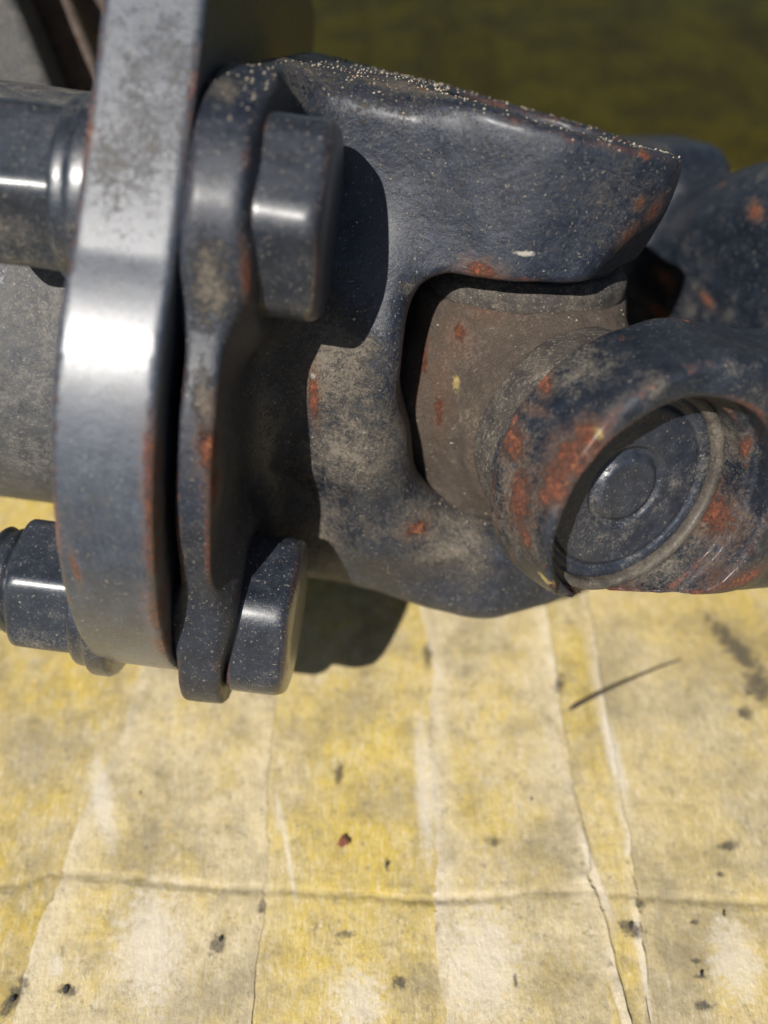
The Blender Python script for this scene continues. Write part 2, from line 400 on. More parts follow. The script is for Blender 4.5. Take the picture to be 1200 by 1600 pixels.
# ------------------------------------------------------------------ the ground: worn yellow sheeting in overlapping strips over an added dark surround that cuts bounced light
GW = lambda px, py, z=0.0: Gd(px, py, z)
CREASE = np.array([GW(*p)[:2] for p in [(-150, 1385), (0, 1388), (100, 1368), (300, 1386), (500, 1396), (700, 1408), (900, 1394), (1010, 1400), (1200, 1412), (1350, 1405)]])
def gst(lst):
    out = []
    for px, py, rx, ry, ang, tear in lst:
        c = GW(px, py); ex = 0.75 * np.linalg.norm(GW(px + rx, py) - c); ey = 0.75 * np.linalg.norm(GW(px, py - ry) - c)
        out.append(((c[0], c[1], 0), (ex, ey, 60), ang, tear))
    return out
STA = gst([(340, 1475, 15, 22, 0, 1.4), (105, 1548, 20, 12, 0, 1.6), (985, 1450, 22, 14, -.4, 1.6), (1002, 1412, 12, 8, 0, 1.4), (540, 1460, 16, 8, 0, 1.6),
           (530, 1210, 8, 22, 0, 1.6), (605, 1350, 5, 16, 0, 1.2), (1150, 1010, 22, 70, .5, 1.2), (1185, 1070, 26, 34, 0, 1.2), (1165, 1112, 14, 12, 0, 1.3), (668, 1025, 9, 22, 0, 1.4),
           (805, 1533, 4, 14, 0, 1.2), (772, 1316, 14, 8, 0, 1.6), (1140, 1320, 20, 8, .2, 1.6), (875, 1070, 9, 18, -.4, 1.4), (625, 1535, 14, 14, 0, 1.6), (20, 1560, 14, 50, -.5, 1.4),
           (1090, 1500, 12, 6, 0, 1.3), (1095, 1525, 14, 5, 0, 1.3), (1100, 1570, 16, 8, 0, 1.4), (1085, 1440, 10, 5, 0, 1.3), (1125, 1365, 10, 5, 0, 1.4), (410, 1420, 8, 14, 0, 1.6)])
SMUDGE = gst([(60, 1170, 50, 60, .3, 1.4), (620, 1250, 60, 40, 0, 1.6), (830, 1330, 90, 40, 0, 1.5), (330, 1560, 120, 50, .5, 1.6), (1120, 1020, 90, 90, 0, 1.3), (1060, 1490, 60, 120, 0, 1.5), (240, 1330, 90, 30, 0, 1.5), (950, 1050, 40, 120, -.2, 1.4), (560, 1100, 60, 40, 0, 1.4)])
PALE = gst([(450, 1335, 5, 100, .22, .25), (435, 1270, 4, 40, .15, .3), (930, 1370, 9, 90, .22, .4), (662, 1230, 16, 130, 0.03, .8), (1003, 1500, 6, 110, 0, .6), (88, 1510, 14, 20, .3, .9), (235, 1480, 60, 110, .2, 1.4), (160, 1250, 20, 90, .35, 1.0), (760, 1500, 70, 100, 0, 1.4), (560, 1560, 50, 60, 0, 1.5), (1150, 1500, 50, 70, 0, 1.5), (960, 1180, 14, 90, .1, .9)])
def ground_mat(name, base, yellow, yel, seed):
    """paint worn down to grey fibre: broad yellow patches, fibrous flecks, grime, ink-dark marks"""
    n = NT(name); o = (seed * 13.7, seed * 5.1, seed)
    a = n.noise(0.060, 6, 0.66, o); b = n.noise(0.42, 7, 0.72, o, (1.3, 0.7, 1)); fi = n.noise(3.2, 5, 0.78, o, (1.5, 0.5, 1)); fib = n.noise(1.2, 7, 0.80, o, (3.2, 0.40, 1))
    y = n.math('ADD', n.math('MULTIPLY', a, 0.60), n.math('ADD', n.math('MULTIPLY', b, 0.30), n.math('MULTIPLY', fib, 0.22)))
    ym = n.math('MINIMUM', n.math('MAXIMUM', n.ramp(y, 0.61 - 0.2 * yel, 0.75 - 0.2 * yel), 0.0), 0.95)
    c = n.mix(ym, base, yellow)
    fl = n.math('MAXIMUM', n.ramp(n.math('ADD', n.math('MULTIPLY', fib, .6), n.math('MULTIPLY', fi, .4)), 0.51, 0.59, 0, 0.75), 0.0); c = n.mix(fl, c, (0.66, 0.59, 0.46))
    fd = n.math('MAXIMUM', n.ramp(n.math('ADD', n.math('MULTIPLY', fib, .5), n.math('MULTIPLY', fi, .5)), 0.475, 0.40, 0, 0.62), 0.0); c = n.mix(fd, c, (0.33, 0.235, 0.06))
    at = n.t.nodes.new('ShaderNodeAttribute'); at.attribute_name = 'edge_wear'
    ew = n.math('MULTIPLY', at.outputs['Fac'], n.math('MINIMUM', n.math('MAXIMUM', n.ramp(n.math('ADD', n.math('MULTIPLY', b, .5), n.math('MULTIPLY', a, .5)), 0.44, 0.56, 0.0, 1.0), 0), 1)); c = n.mix(n.math('MINIMUM', ew, 0.75), c, (0.66, 0.59, 0.48))
    g = n.noise(0.15, 8, 0.74, (o[0], 77, 3)); gm_ = n.math('MAXIMUM', n.ramp(g, 0.45, 0.66, 0, 0.68), 0.0); c = n.mix(gm_, c, (0.20, 0.165, 0.095))
    g2 = n.noise(0.8, 7, 0.78, (o[0], 17, 3)); c = n.mix(n.math('MAXIMUM', n.ramp(g2, 0.565, 0.67, 0, 0.7), 0.0), c, (0.15, 0.125, 0.085))
    t = n.noise(1.1, 9, 0.82, (1, o[1], 8))
    c = n.mix(n.math('MULTIPLY', spot_mask(n.t, n.co, t, SMUDGE, 0.9), 0.42), c, (0.20, 0.17, 0.12))
    c = n.mix(n.math('MULTIPLY', spot_mask(n.t, n.co, t, PALE, 0.5), 0.6), c, (0.66, 0.60, 0.50))
    sx = n.t.nodes.new('ShaderNodeSeparateXYZ'); n.L(n.co, sx.inputs[0])
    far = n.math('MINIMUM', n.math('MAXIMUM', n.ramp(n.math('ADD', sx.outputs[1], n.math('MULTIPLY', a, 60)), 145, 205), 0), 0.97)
    c = n.mix(far, c, n.mix(n.math('MINIMUM', n.math('MAXIMUM', n.ramp(n.math('ADD', n.math('MULTIPLY', b, .45), n.math('MULTIPLY', a, .55)), 0.42, 0.58), 0), 1), (0.42, 0.27, 0.016), (0.92, 0.64, 0.030)))     # brighter yellow painted in for bounced light in the far shade
    # the crease across the sheeting holds dirt
    wob = n.math('MULTIPLY', n.math('SUBTRACT', n.noise(0.35, 5, 0.6, (seed * 0.3, 4, 4)), 0.5), 1.4)
    cv = n.t.nodes.new('ShaderNodeFloatCurve'); x0, x1 = -75.0, 75.0; y0, y1 = CREASE[:, 1].min() - 4, CREASE[:, 1].max() + 4
    cu = cv.mapping.curves[0]
    for k, (px, py) in enumerate(CREASE):
        u, v = (px - x0) / (x1 - x0), (py - y0) / (y1 - y0)
        if k == 0: cu.points[0].location = (u, v)
        elif k == len(CREASE) - 1: cu.points[-1].location = (u, v)
        else: cu.points.new(u, v)
    cv.mapping.update(); n.L(n.ramp(sx.outputs[0], x0, x1), cv.inputs['Value'])
    dy = n.math('ABSOLUTE', n.math('SUBTRACT', n.math('ADD', sx.outputs[1], wob), n.ramp(cv.outputs[0], 0, 1, y0, y1)), 0)
    cm = n.math('MULTIPLY', n.math('MINIMUM', n.math('MAXIMUM', n.ramp(dy, 0.05, 0.75, 1, 0), 0), 1), n.math('MINIMUM', n.math('MAXIMUM', n.ramp(n.math('ADD', n.math('MULTIPLY', b, .5), n.math('MULTIPLY', a, .5)), 0.40, 0.60, 0.15, 1), 0), 1))
    c = n.mix(n.math('MULTIPLY', cm, 0.55), c, (0.10, 0.085, 0.05))
    sp = n.noise(0.75, 5, 0.7, (o[0], 3, 50)); c = n.mix(n.math('MAXIMUM', n.ramp(sp, 0.69, 0.74, 0, 0.8), 0.0), c, (0.045, 0.042, 0.040))
    c = n.mix(n.math('MULTIPLY', spot_mask(n.t, n.co, t, STA, 0.5), n.ramp(fi, 0.35, 0.6, 0.55, 0.95)), c, (0.050, 0.044, 0.040))
    n.L(c, n.b.inputs['Base Color'])
    n.L(n.ramp(b, 0.3, 0.7, 0.48, 0.72), n.b.inputs['Roughness']); n.b.inputs['Specular IOR Level'].default_value = 0.35
    n.bump([(a, 1.5, 0.5), (b, 0.55, 0.6), (n.math('SUBTRACT', n.math('ADD', n.math('MULTIPLY', fib, 0.7), n.math('MULTIPLY', fi, 0.5)), n.math('MULTIPLY', cm, 1.2)), 0.17, 0.7)])
    return n.m
BEI, YEL = (0.55, 0.455, 0.275), (0.56, 0.415, 0.085)
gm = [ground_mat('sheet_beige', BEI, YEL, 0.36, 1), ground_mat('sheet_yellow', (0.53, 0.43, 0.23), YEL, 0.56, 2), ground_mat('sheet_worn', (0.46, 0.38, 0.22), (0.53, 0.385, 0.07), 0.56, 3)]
ta = NT('dark_surround'); an = ta.noise(0.4, 8, 0.75); ta.L(ta.mix(ta.ramp(an, 0.35, 0.65), (0.025, 0.025, 0.026), (0.07, 0.068, 0.065)), ta.b.inputs['Base Color']); ta.b.inputs['Roughness'].default_value = 0.9; ta.bump([(an, 2.0, 0.7)])  # unseen dark ground around the sheeting, added to weaken bounced light
e = 6000
ground = tag(link('ground', [(-e, -e, -2.0), (e, -e, -2.0), (e, e, -2.0), (-e, e, -2.0)], [(0, 1, 2, 3)], ta.m, smooth=False), kind='structure')
sheet = thing('floor_sheeting', 'worn yellow sheeting in overlapping dirty strips lying under the joint', 'sheeting', (0, 120, 0))
def edge(pts):
    """a traced edge of the sheeting carried on past the frame: x as a function of y, world mm"""
    w_ = np.array([GW(*p)[:2] for p in pts]); w_ = w_[np.argsort(w_[:, 1])]
    def fx(y):
        y = np.asarray(y, float); x = np.interp(y, w_[:, 1], w_[:, 0])
        s0 = (w_[1, 0] - w_[0, 0]) / (w_[1, 1] - w_[0, 1]) * 0.4; s1 = (w_[-1, 0] - w_[-2, 0]) / (w_[-1, 1] - w_[-2, 1]) * 0.3
        x = np.where(y < w_[0, 1], w_[0, 0] + s0 * (y - w_[0, 1]), x); return np.where(y > w_[-1, 1], w_[-1, 0] + s1 * (y - w_[-1, 1]), x)
    return fx
ED = [edge([(40, 1520), (110, 1340), (160, 1210), (200, 1130), (215, 1070)]),
      edge([(388, 1600), (395, 1500), (412, 1380), (415, 1270)]),
      edge([(690, 1600), (678, 1480), (682, 1330), (668, 1180), (672, 1050), (655, 970)]),
      edge([(985, 1600), (965, 1540), (940, 1440), (905, 1290)]),
      edge([(1012, 1600), (1000, 1450), (985, 1300), (950, 1130)])]
def strip(fl_, fr_, z, mat, seed, curl_l=0.0, curl_r=0.0, wl=0.0, wr=0.0):
    """one thin sheet with its own thickness, ragged edges, buckles and the common crease"""
    rng = np.random.RandomState(seed)
    yc = CREASE[:, 1].mean()
    ys = np.unique(np.concatenate([np.linspace(-14, 20, 10), np.linspace(22, 190, 150), np.linspace(196, 360, 30), np.linspace(yc - 2.5, yc + 2.5, 22)])); nx = 19
    def ragged():
        k = rng.randn(len(ys)); sm = np.convolve(rng.randn(len(ys) + 8), np.ones(9) / 3.0, 'valid') * 0.22; return sm + k * 0.07
    xl, xr = fl_(ys) + ragged(), fr_(ys) + ragged()
    top = np.zeros((len(ys), nx, 3)); wear = np.zeros((len(ys), nx))
    ts = np.concatenate([[0, 0.015, 0.035, 0.06, 0.1], np.linspace(0.18, 0.82, nx - 10), [0.9, 0.94, 0.965, 0.985, 1]])
    for j, t in enumerate(ts):
        x = xl + (xr - xl) * t
        wav = 0.12 * np.sin(ys * 0.09 + seed + t * 5) + 0.10 * np.sin(ys * 0.23 + 2 * seed - t * 9) + 0.05 * np.sin(ys * 0.61 + t * 23)
        cl = curl_l * (0.5 + 0.5 * np.sin(ys * 0.11 + seed)) * max(0, 1 - t / 0.07) + curl_r * (0.6 + 0.4 * np.sin(ys * 0.13 + seed)) * max(0, 1 - (1 - t) / 0.07)
        cr_ = np.interp(x, CREASE[:, 0], CREASE[:, 1]); dip = (0.6 + 0.4 * np.sin(x * 0.21)) * (-0.16 * np.exp(-((ys - cr_) / 0.45) ** 2) + 0.07 * np.exp(-((ys - cr_ - 1.0) / 0.6) ** 2))
        top[:, j] = np.stack([x, ys, z + wav * min(1, t * 6, (1 - t) * 6) + cl + dip], -1)
        wear[:, j] = wl * max(0, 1 - t / 0.2) + wr * max(0, 1 - (1 - t) / 0.2)
    bot = top.copy(); bot[..., 2] -= 0.40
    n = len(ys) * nx; V = np.concatenate([top.reshape(-1, 3), bot.reshape(-1, 3)]); F = []
    I = lambda i, j: i * nx + j
    for i in range(len(ys) - 1):
        for j in range(nx - 1):
            F.append((I(i, j), I(i, j + 1), I(i + 1, j + 1), I(i + 1, j))); F.append((n + I(i, j), n + I(i + 1, j), n + I(i + 1, j + 1), n + I(i, j + 1)))
        F.append((I(i, 0), I(i + 1, 0), n + I(i + 1, 0), n + I(i, 0))); F.append((I(i, nx - 1), n + I(i, nx - 1), n + I(i + 1, nx - 1), I(i + 1, nx - 1)))
    for j in range(nx - 1):
        F.append((I(0, j), n + I(0, j), n + I(0, j + 1), I(0, j + 1))); k = len(ys) - 1
        F.append((I(k, j), I(k, j + 1), n + I(k, j + 1), n + I(k, j)))
    o = link('sheet_strip', V, F, mat, sheet, (0, 0, 0), True, 40)
    o.parent = sheet; o.matrix_parent_inverse = Matrix.Translation(Vector((0, -0.120, 0)))
    at = o.data.attributes.new('edge_wear', 'FLOAT', 'POINT'); at.data.foreach_set('value', np.concatenate([wear.ravel(), wear.ravel()]).astype(np.float32))
    return o
cx = lambda x: (lambda y: np.full(np.shape(y), float(x)))
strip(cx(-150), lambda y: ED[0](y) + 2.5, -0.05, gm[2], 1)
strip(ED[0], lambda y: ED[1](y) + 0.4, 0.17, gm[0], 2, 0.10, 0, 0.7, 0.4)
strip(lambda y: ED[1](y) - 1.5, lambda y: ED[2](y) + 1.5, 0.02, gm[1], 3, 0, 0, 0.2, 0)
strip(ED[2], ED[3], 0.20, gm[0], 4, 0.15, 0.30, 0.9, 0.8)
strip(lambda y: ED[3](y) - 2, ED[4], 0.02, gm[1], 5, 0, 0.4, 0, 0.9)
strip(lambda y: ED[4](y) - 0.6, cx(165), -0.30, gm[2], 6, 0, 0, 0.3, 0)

# small things lying on the sheeting
def flake(name, px, py, r, th, mat, seed, sx=1.0):
    rng = np.random.RandomState(seed); c = GW(px, py); k = 9; ang = np.sort(rng.uniform(0, 6.28, k)); rr = r * rng.uniform(0.6, 1.15, k)
    V = []; z0 = 0.55
    for zz, q in ((0.0, 1.0), (th * 0.6, 1.02), (th, 0.75)):
        for a, q2 in zip(ang, rr): V.append((c[0] + sx * q * q2 * math.cos(a), c[1] + q * q2 * math.sin(a), z0 + zz + 0.25 * th * math.sin(a * 2 + seed)))
    V.append((c[0], c[1], z0)); V.append((c[0], c[1], z0 + th * 1.1)); F = []
    for L in range(2):
        for a in range(k): F.append((L * k + a, L * k + (a + 1) % k, (L + 1) * k + (a + 1) % k, (L + 1) * k + a))
    for a in range(k): F.append((3 * k, (a + 1) % k, a)); F.append((3 * k + 1, 2 * k + a, 2 * k + (a + 1) % k))
    return link(name, V, F, mat, None, tuple(c[:2]) + (0,), True, 35)
mr = NT('rust_flake_brown'); rn_ = mr.noise(1.5, 6, 0.75); mr.L(mr.mix(mr.ramp(rn_, 0.35, 0.65), (0.10, 0.03, 0.018), (0.33, 0.12, 0.06)), mr.b.inputs['Base Color']); mr.b.inputs['Roughness'].default_value = 0.85; mr.bump([(rn_, 0.2, 0.8)])
mk = NT('dirt_black'); kn = mk.noise(1.5, 6, 0.75); mk.L(mk.mix(mk.ramp(kn, 0.35, 0.65), (0.018, 0.017, 0.016), (0.06, 0.052, 0.045)), mk.b.inputs['Base Color']); mk.b.inputs['Roughness'].default_value = 0.85
tag(flake('rust_flake', 537, 1318, 0.85, 0.25, mr.m, 3, 1.0), 'small reddish brown rust flake lying on the yellow sheeting', 'rust flake')
bmv, bmf = [], []
rng = np.random.RandomState(8)
for px, py, r in [(345, 1468, .30), (104, 1547, .42), (985, 1447, .36), (605, 1352, .2), (1096, 1524, .22), (20, 1562, .38), (830, 1250, .2), (1130, 1430, .22), (220, 1240, .2)]:
    c = GW(px, py); b0 = len(bmv); k = 6
    for zz, q in ((0.25, 1.0), (0.50, 0.8)):
        for a in range(k): bmv.append((c[0] + q * r * rng.uniform(.5, 1.1) * math.cos(a * 6.283 / k), c[1] + q * 1.4 * r * rng.uniform(.5, 1.1) * math.sin(a * 6.283 / k), zz))
    bmf.append(tuple(b0 + a for a in reversed(range(k)))); bmf.append(tuple(b0 + k + a for a in range(k)))
    for a in range(k): bmf.append((b0 + a, b0 + (a + 1) % k, b0 + k + (a + 1) % k, b0 + k + a))
tag(link('dirt_crumbs', bmv, bmf, mk.m, None, (0, 100, 0), True, 30), 'scattered black crumbs of dirt on the yellow sheeting', 'dirt', kind='stuff')
# a thin dark splinter
ms = NT('splinter_brown'); sn = ms.noise(1.0, 5, 0.7); ms.L(ms.mix(sn, (0.035, 0.028, 0.02), (0.11, 0.085, 0.05)), ms.b.inputs['Base Color']); ms.b.inputs['Roughness'].default_value = 0.9
p0, p1, p2 = GW(888, 1112), GW(960, 1075), GW(1062, 1034); V, F = [], []
for i in range(13):
    t = i / 12; c = (1 - t) ** 2 * p0 + 2 * t * (1 - t) * (2 * p1 - (p0 + p2) / 2) + t * t * p2; r = 0.62 * (1 - 0.8 * t) * min(1, t * 8 + 0.35)
    for a in range(6): V.append((c[0] + 0.35 * r * math.cos(a * 1.047), c[1] + r * math.sin(a * 1.047), 0.62 + 0.5 * r * math.cos(a * 1.047 + 0.6) + 0.04 * math.sin(i * 2.1)))
for i in range(12):
    for a in range(6): F.append((i * 6 + a, i * 6 + (a + 1) % 6, i * 6 + 6 + (a + 1) % 6, i * 6 + 6 + a))
F.append(tuple(range(6))); F.append(tuple(72 + a for a in range(6)))
tag(link('splinter', V, F, ms.m, None, tuple(p1[:2]) + (0,), True, 40), 'thin dark splinter lying aslant on the sheeting at the right', 'splinter')

# ------------------------------------------------------------------ unseen plank added above the joint to shade the far ground
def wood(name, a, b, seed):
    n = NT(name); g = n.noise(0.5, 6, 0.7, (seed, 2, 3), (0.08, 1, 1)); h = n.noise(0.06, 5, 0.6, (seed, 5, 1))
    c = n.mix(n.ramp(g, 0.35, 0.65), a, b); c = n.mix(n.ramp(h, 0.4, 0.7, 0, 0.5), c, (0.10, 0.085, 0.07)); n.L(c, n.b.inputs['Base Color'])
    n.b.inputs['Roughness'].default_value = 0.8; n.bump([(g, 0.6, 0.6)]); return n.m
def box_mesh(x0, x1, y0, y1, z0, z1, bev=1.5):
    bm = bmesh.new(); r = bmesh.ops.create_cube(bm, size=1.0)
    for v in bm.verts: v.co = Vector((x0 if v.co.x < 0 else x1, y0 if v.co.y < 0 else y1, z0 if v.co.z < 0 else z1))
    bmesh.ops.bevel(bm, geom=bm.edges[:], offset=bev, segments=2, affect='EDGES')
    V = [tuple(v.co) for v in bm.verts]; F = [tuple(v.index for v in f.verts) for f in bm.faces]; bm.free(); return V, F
wd = wood('shade_blocker_wood', (0.20, 0.15, 0.10), (0.32, 0.26, 0.18), 4)
pk = thing('shade_blocker', 'unseen plank on two posts, added above the joint to shade the far ground', 'shade blocker', (0, 190, 0))
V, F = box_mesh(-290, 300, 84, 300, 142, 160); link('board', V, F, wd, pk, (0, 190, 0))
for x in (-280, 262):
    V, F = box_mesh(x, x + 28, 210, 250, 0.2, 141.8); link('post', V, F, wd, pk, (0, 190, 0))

# ------------------------------------------------------------------ companion flange with its hub
base_f = c2w(FP(-4, -44, 0)); base_f = np.array([base_f[0], base_f[1], 0])
sp = spots(f_disc, base_f, [(236, 725, 10, 45, 0, 1.0), (236, 800, 8, 50, 0, 1.2), (240, 870, 8, 40, 0, 1.1), (250, 960, 13, 40, .0, 1.1), (258, 1010, 12, 30, 0, .9), (135, 205, 9, 16, 0, .9), (118, 890, 5, 22, 0, 1)])
M_flange = metal('flange_paint', (0.014, 0.020, 0.033), (0.036, 0.047, 0.068), dust=0.02, rough=0.46, ior=1.6, coat=1.0, coat_rough=0.33, brush=0.20, scuff=0.7, grit=1.8, dust_col=(0.165, 0.145, 0.115), dusty_w=0.40, grain=1.6, edge=0.5, seed=1, rust=[x[:4] for x in sp],
                 dusty=[x[:4] for x in spots(f_disc, base_f, [(230, 230, 90, 70, 0, 1.5), (250, 90, 70, 40, 0, 1.6)])], spec=0.55)
M_hub = metal('hub_paint', (0.045, 0.050, 0.058), (0.10, 0.102, 0.105), dust=0.42, dust_col=(0.19, 0.175, 0.155), rough=0.45, seed=6, rust_noise=0.22, spec=0.5)
fl = thing('companion_flange', 'thick round dark flange with a bright glare band on its rim', 'flange', base_f)
solid('flange_disc', f_disc, O - [22, 48, 48], O + [14, 48, 48], 0.5, M_flange, fl, base_f)
solid('hub', f_hub, O + [-84, -30, -30], O + [0, 45, 30], 0.8, M_hub, fl, base_f)

# arms of the next yoke on the same shaft, blurred at the upper left
base_r = c2w(P(40, 40, 140)); base_r = np.array([base_r[0], base_r[1], 0])
M_rear = metal('rear_paint', (0.030, 0.032, 0.034), (0.07, 0.068, 0.065), dust=0.4, dust_col=(0.13, 0.12, 0.105), rough=0.6, seed=8); M_rust2 = metal('rear_cross_steel', (0.06, 0.042, 0.034), (0.12, 0.088, 0.07), dust=0.4, dust_col=(0.15, 0.115, 0.09), rough=0.7, seed=9, rust_noise=0.4)  # grey and brown tones darkened to stand in for shade on these parts
ry = thing('rear_yoke', 'blurred grey yoke arm behind the left end of the shaft with brown cross beside it', 'yoke', base_r)
SL = unit([0.37, -0.93, 0.0]).astype(np.float32); SX = f32(0.93, 0.37, 0)
def f_rear(Q): return obox(Q, P(4, 50, 128).astype(np.float32), np.stack([SL, SX, f32(0, 0, 1)]), (20, 4.6, 8), 1.2) + 0.2 * vnoise(Q, 0.4, 41)
solid('arm', f_rear, P(4, 50, 128) - [16, 24, 12], P(4, 50, 128) + [16, 24, 12], 0.6, M_rear, ry, base_r)
def f_rear2(Q):
    d = obox(Q, P(98, 20, 142).astype(np.float32), np.stack([SL, SX, f32(0, 0, 1)]), (20, 2.7, 8), 1.5)
    return smin(d, cyl(Q, P(130, -60, 146).astype(np.float32), f32(0.2, -0.5, -0.84), 9.5, -6, 6, 1), 2) + 0.25 * vnoise(Q, 0.4, 42)
solid('cross', f_rear2, P(100, 20, 142) - [18, 26, 18], P(100, 20, 142) + [18, 28, 20], 0.6, M_rust2, ry, base_r)

# ------------------------------------------------------------------ flange yoke
base_y = c2w(FP(10, -36, 0)); base_y = np.array([base_y[0], base_y[1], 0])
yr = spots(f_yoke, base_y, [(328, 705, 17, 26, 0, 1.1), (336, 760, 10, 26, 0, 1.1), (490, 620, 7, 30, .05, .5), (652, 826, 16, 8, 0, 1.1), (752, 424, 22, 10, 0, 1.1), (1022, 330, 14, 14, 0, .9), (985, 368, 18, 12, .5, .9), (1000, 318, 9, 7, 0, 1), (385, 430, 6, 30, 0, .9)])
yd = spots(f_yoke, base_y, [(560, 720, 110, 80, .3, 1.0), (520, 570, 80, 70, 0, 1.0), (620, 820, 80, 40, .2, 1.0), (700, 860, 90, 40, 0, 1.1), (490, 800, 80, 60, 0, 1.3), (350, 140, 26, 26, 0, 1.3), (480, 105, 100, 32, 0, 1.2), (640, 135, 110, 22, .2, 1.2), (330, 440, 30, 60, 0, 1.4), (320, 640, 16, 60, 0, 1.4), (640, 450, 20, 12, 0, 1)])
yb = spots(f_yoke, base_y, [(820, 397, 16, 3, .2, 1.2), (488, 588, 4, 5, 0, .8)])
M_yoke = metal('yoke_paint', (0.006, 0.009, 0.018), (0.017, 0.024, 0.040), dust=0.05, rough=0.44, coat=0.22, coat_rough=0.30, dusty_w=0.66, grain=2.2, grit=2.0, scuff=1.7, bare_col=(0.42, 0.39, 0.33), edge=0.6, seed=2, rust=[x[:4] for x in yr], dusty=[x[:4] for x in yd], bare=[x[:4] for x in yb], dust_col=(0.150, 0.125, 0.094), spec=0.6)
yk = thing('flange_yoke', 'dusty black cast yoke between the bolted flange and the joint cross', 'yoke', base_y)
solid('yoke_body', f_yoke, O - [14, 52, 48], O + [54, 48, 48], 0.42, M_yoke, yk, base_y)

def grit(parent, loc, n, mat, seed, up=0.25, size=(0.06, 0.20)):
    """loose grains caught on the upper sides of the casting last built"""
    V, F = LAST[0]; Wv = c2w(V); rng = np.random.RandomState(seed)
    a, b, c = Wv[F[:, 0]], Wv[F[:, 1]], Wv[F[:, 3]]; nn = np.cross(b - a, c - a); nn /= np.linalg.norm(nn, axis=1)[:, None] + 1e-9
    ctr = Wv[F].mean(1)
    if np.einsum('ij,ij->i', nn, ctr - ctr.mean(0)).mean() < 0: nn = -nn
    okf = np.flatnonzero((nn[:, 2] > up) & (V[F[:, 0]][:, 0] < 50)); pick = rng.choice(okf, n)
    vv, ff = [], []
    for k in pick:
        r = rng.uniform(*size) * (1.6 if rng.rand() < 0.06 else 1); p = ctr[k] + nn[k] * r * 0.4; b0 = len(vv)
        for d in ((1, 0, 0), (-1, 0, 0), (0, 1, 0), (0, -1, 0), (0, 0, 1), (0, 0, -1)): vv.append(p + np.array(d) * r * rng.uniform(0.6, 1.3))
        for q in ((0, 2, 4), (2, 1, 4), (1, 3, 4), (3, 0, 4), (2, 0, 5), (1, 2, 5), (3, 1, 5), (0, 3, 5)): ff.append(tuple(b0 + x for x in q))
    tag(link('grit', vv, ff, mat, parent, loc, False), kind='stuff')
mg = NT('pale_grit'); gn = mg.noise(0.9, 3, 0.6); mg.L(mg.mix(mg.ramp(gn, 0.4, 0.6), (0.15, 0.12, 0.09), (0.45, 0.39, 0.30)), mg.b.inputs['Base Color']); mg.b.inputs['Roughness'].default_value = 0.9
grit(yk, base_y, 1000, mg.m, 5, 0.62, (0.04, 0.14))

# ------------------------------------------------------------------ cross with its seals
base_c = c2w(X0); base_c = np.array([base_c[0], base_c[1], 0])
M_cross = metal('cross_steel', (0.065, 0.047, 0.036), (0.125, 0.095, 0.073), dust=0.42, rough=0.65, seed=4, rust_noise=0.18, dust_col=(0.175, 0.135, 0.10), grain=4.0,
                bare=[x[:4] for x in spots(f_cross, base_c, [(712, 600, 6, 9, 0, 1.8)])], stain=[x[:4] for x in spots(f_cross, base_c, [(715, 525, 26, 26, 0, 1.3), (660, 540, 14, 60, 0, 1.3), (690, 610, 18, 60, 0, 1.3), (650, 590, 14, 40, 0, 1.3), (760, 480, 40, 14, 0, 1.3)])], rust=[x[:4] for x in spots(f_cross, base_c, [(718, 520, 9, 9, 0, 1.6), (664, 560, 4, 24, 0, 1.8), (686, 640, 5, 18, 0, 1.8)])])
M_seal = metal('seal_rubber', (0.030, 0.027, 0.026), (0.065, 0.055, 0.05), dust=0.35, rough=0.75, seed=14, grit=3.0, grain=1.6)
cr = thing('joint_cross', 'brown dusty joint cross held between the two yokes', 'joint cross', base_c)
solid('cross_body', f_cross, X0 - 28, X0 + 28, 0.45, M_cross, cr, base_c)
grit(cr, base_c, 700, mg.m, 6, -0.3, (0.03, 0.11))
for ax_, s, r0, r1 in ((N1, 1, 12.0, 14.6), (N1, -1, 11.2, 12.4), (N2, 1, 13.0, 19.8), (N2, -1, 12, 15.2)):
    a_ = (ax_ * s).astype(np.float32)
    solid('seal', lambda Q: smin(cyl(Q, X0, a_, 11.7, r0, r1, 0.7), cyl(Q, X0, a_, 11.0, r0, r1 + 0.8, 0.5), 0.5) + 0.28 * vnoise(Q, 0.9, 5) + 0.1 * vnoise(Q, 2.2, 6), X0 + a_ * 14 - 16, X0 + a_ * 14 + 16, 0.45, M_seal, cr, base_c)

# ------------------------------------------------------------------ shaft yoke
base_s = c2w(X0 + Bx * 50); base_s = np.array([base_s[0], base_s[1], 0])
sr = spots(f_shaft, base_s, [(868, 755, 20, 22, 0, .9), (890, 715, 22, 22, .5, .9), (918, 682, 20, 14, .4, .9), (850, 775, 12, 10, 0, 1), (822, 842, 9, 12, 0, 1), (812, 780, 14, 36, 0, 1.4), (800, 690, 12, 24, .3, 1.3),
                             (900, 924, 52, 8, 0, 1.1), (950, 918, 26, 10, 0, 1), (1165, 905, 40, 12, 0, 1.1), (1040, 436, 14, 7, 0, 1.3), (1105, 468, 14, 4, 0, 1.3), (880, 560, 10, 14, .4, 1), (852, 602, 16, 6, 0, 1), (1030, 490, 20, 6, 0, 1),
                             (1110, 800, 22, 26, .6, 1.4), (1165, 700, 6, 16, 0, 1.2), (1180, 330, 9, 7, 0, 1.4), (870, 870, 9, 10, 0, 1)])
so_ = spots(f_shaft, base_s, [(835, 640, 7, 34, .55, .7), (790, 690, 5, 40, .4, .6), (768, 760, 5, 40, 0, .6), (775, 820, 6, 36, 0, .6), (800, 870, 6, 26, -.5, .7)])
sb = spots(f_shaft, base_s, [(852, 907, 17, 6, .1, 1.0), (936, 679, 7, 7, .4, 1.0)])
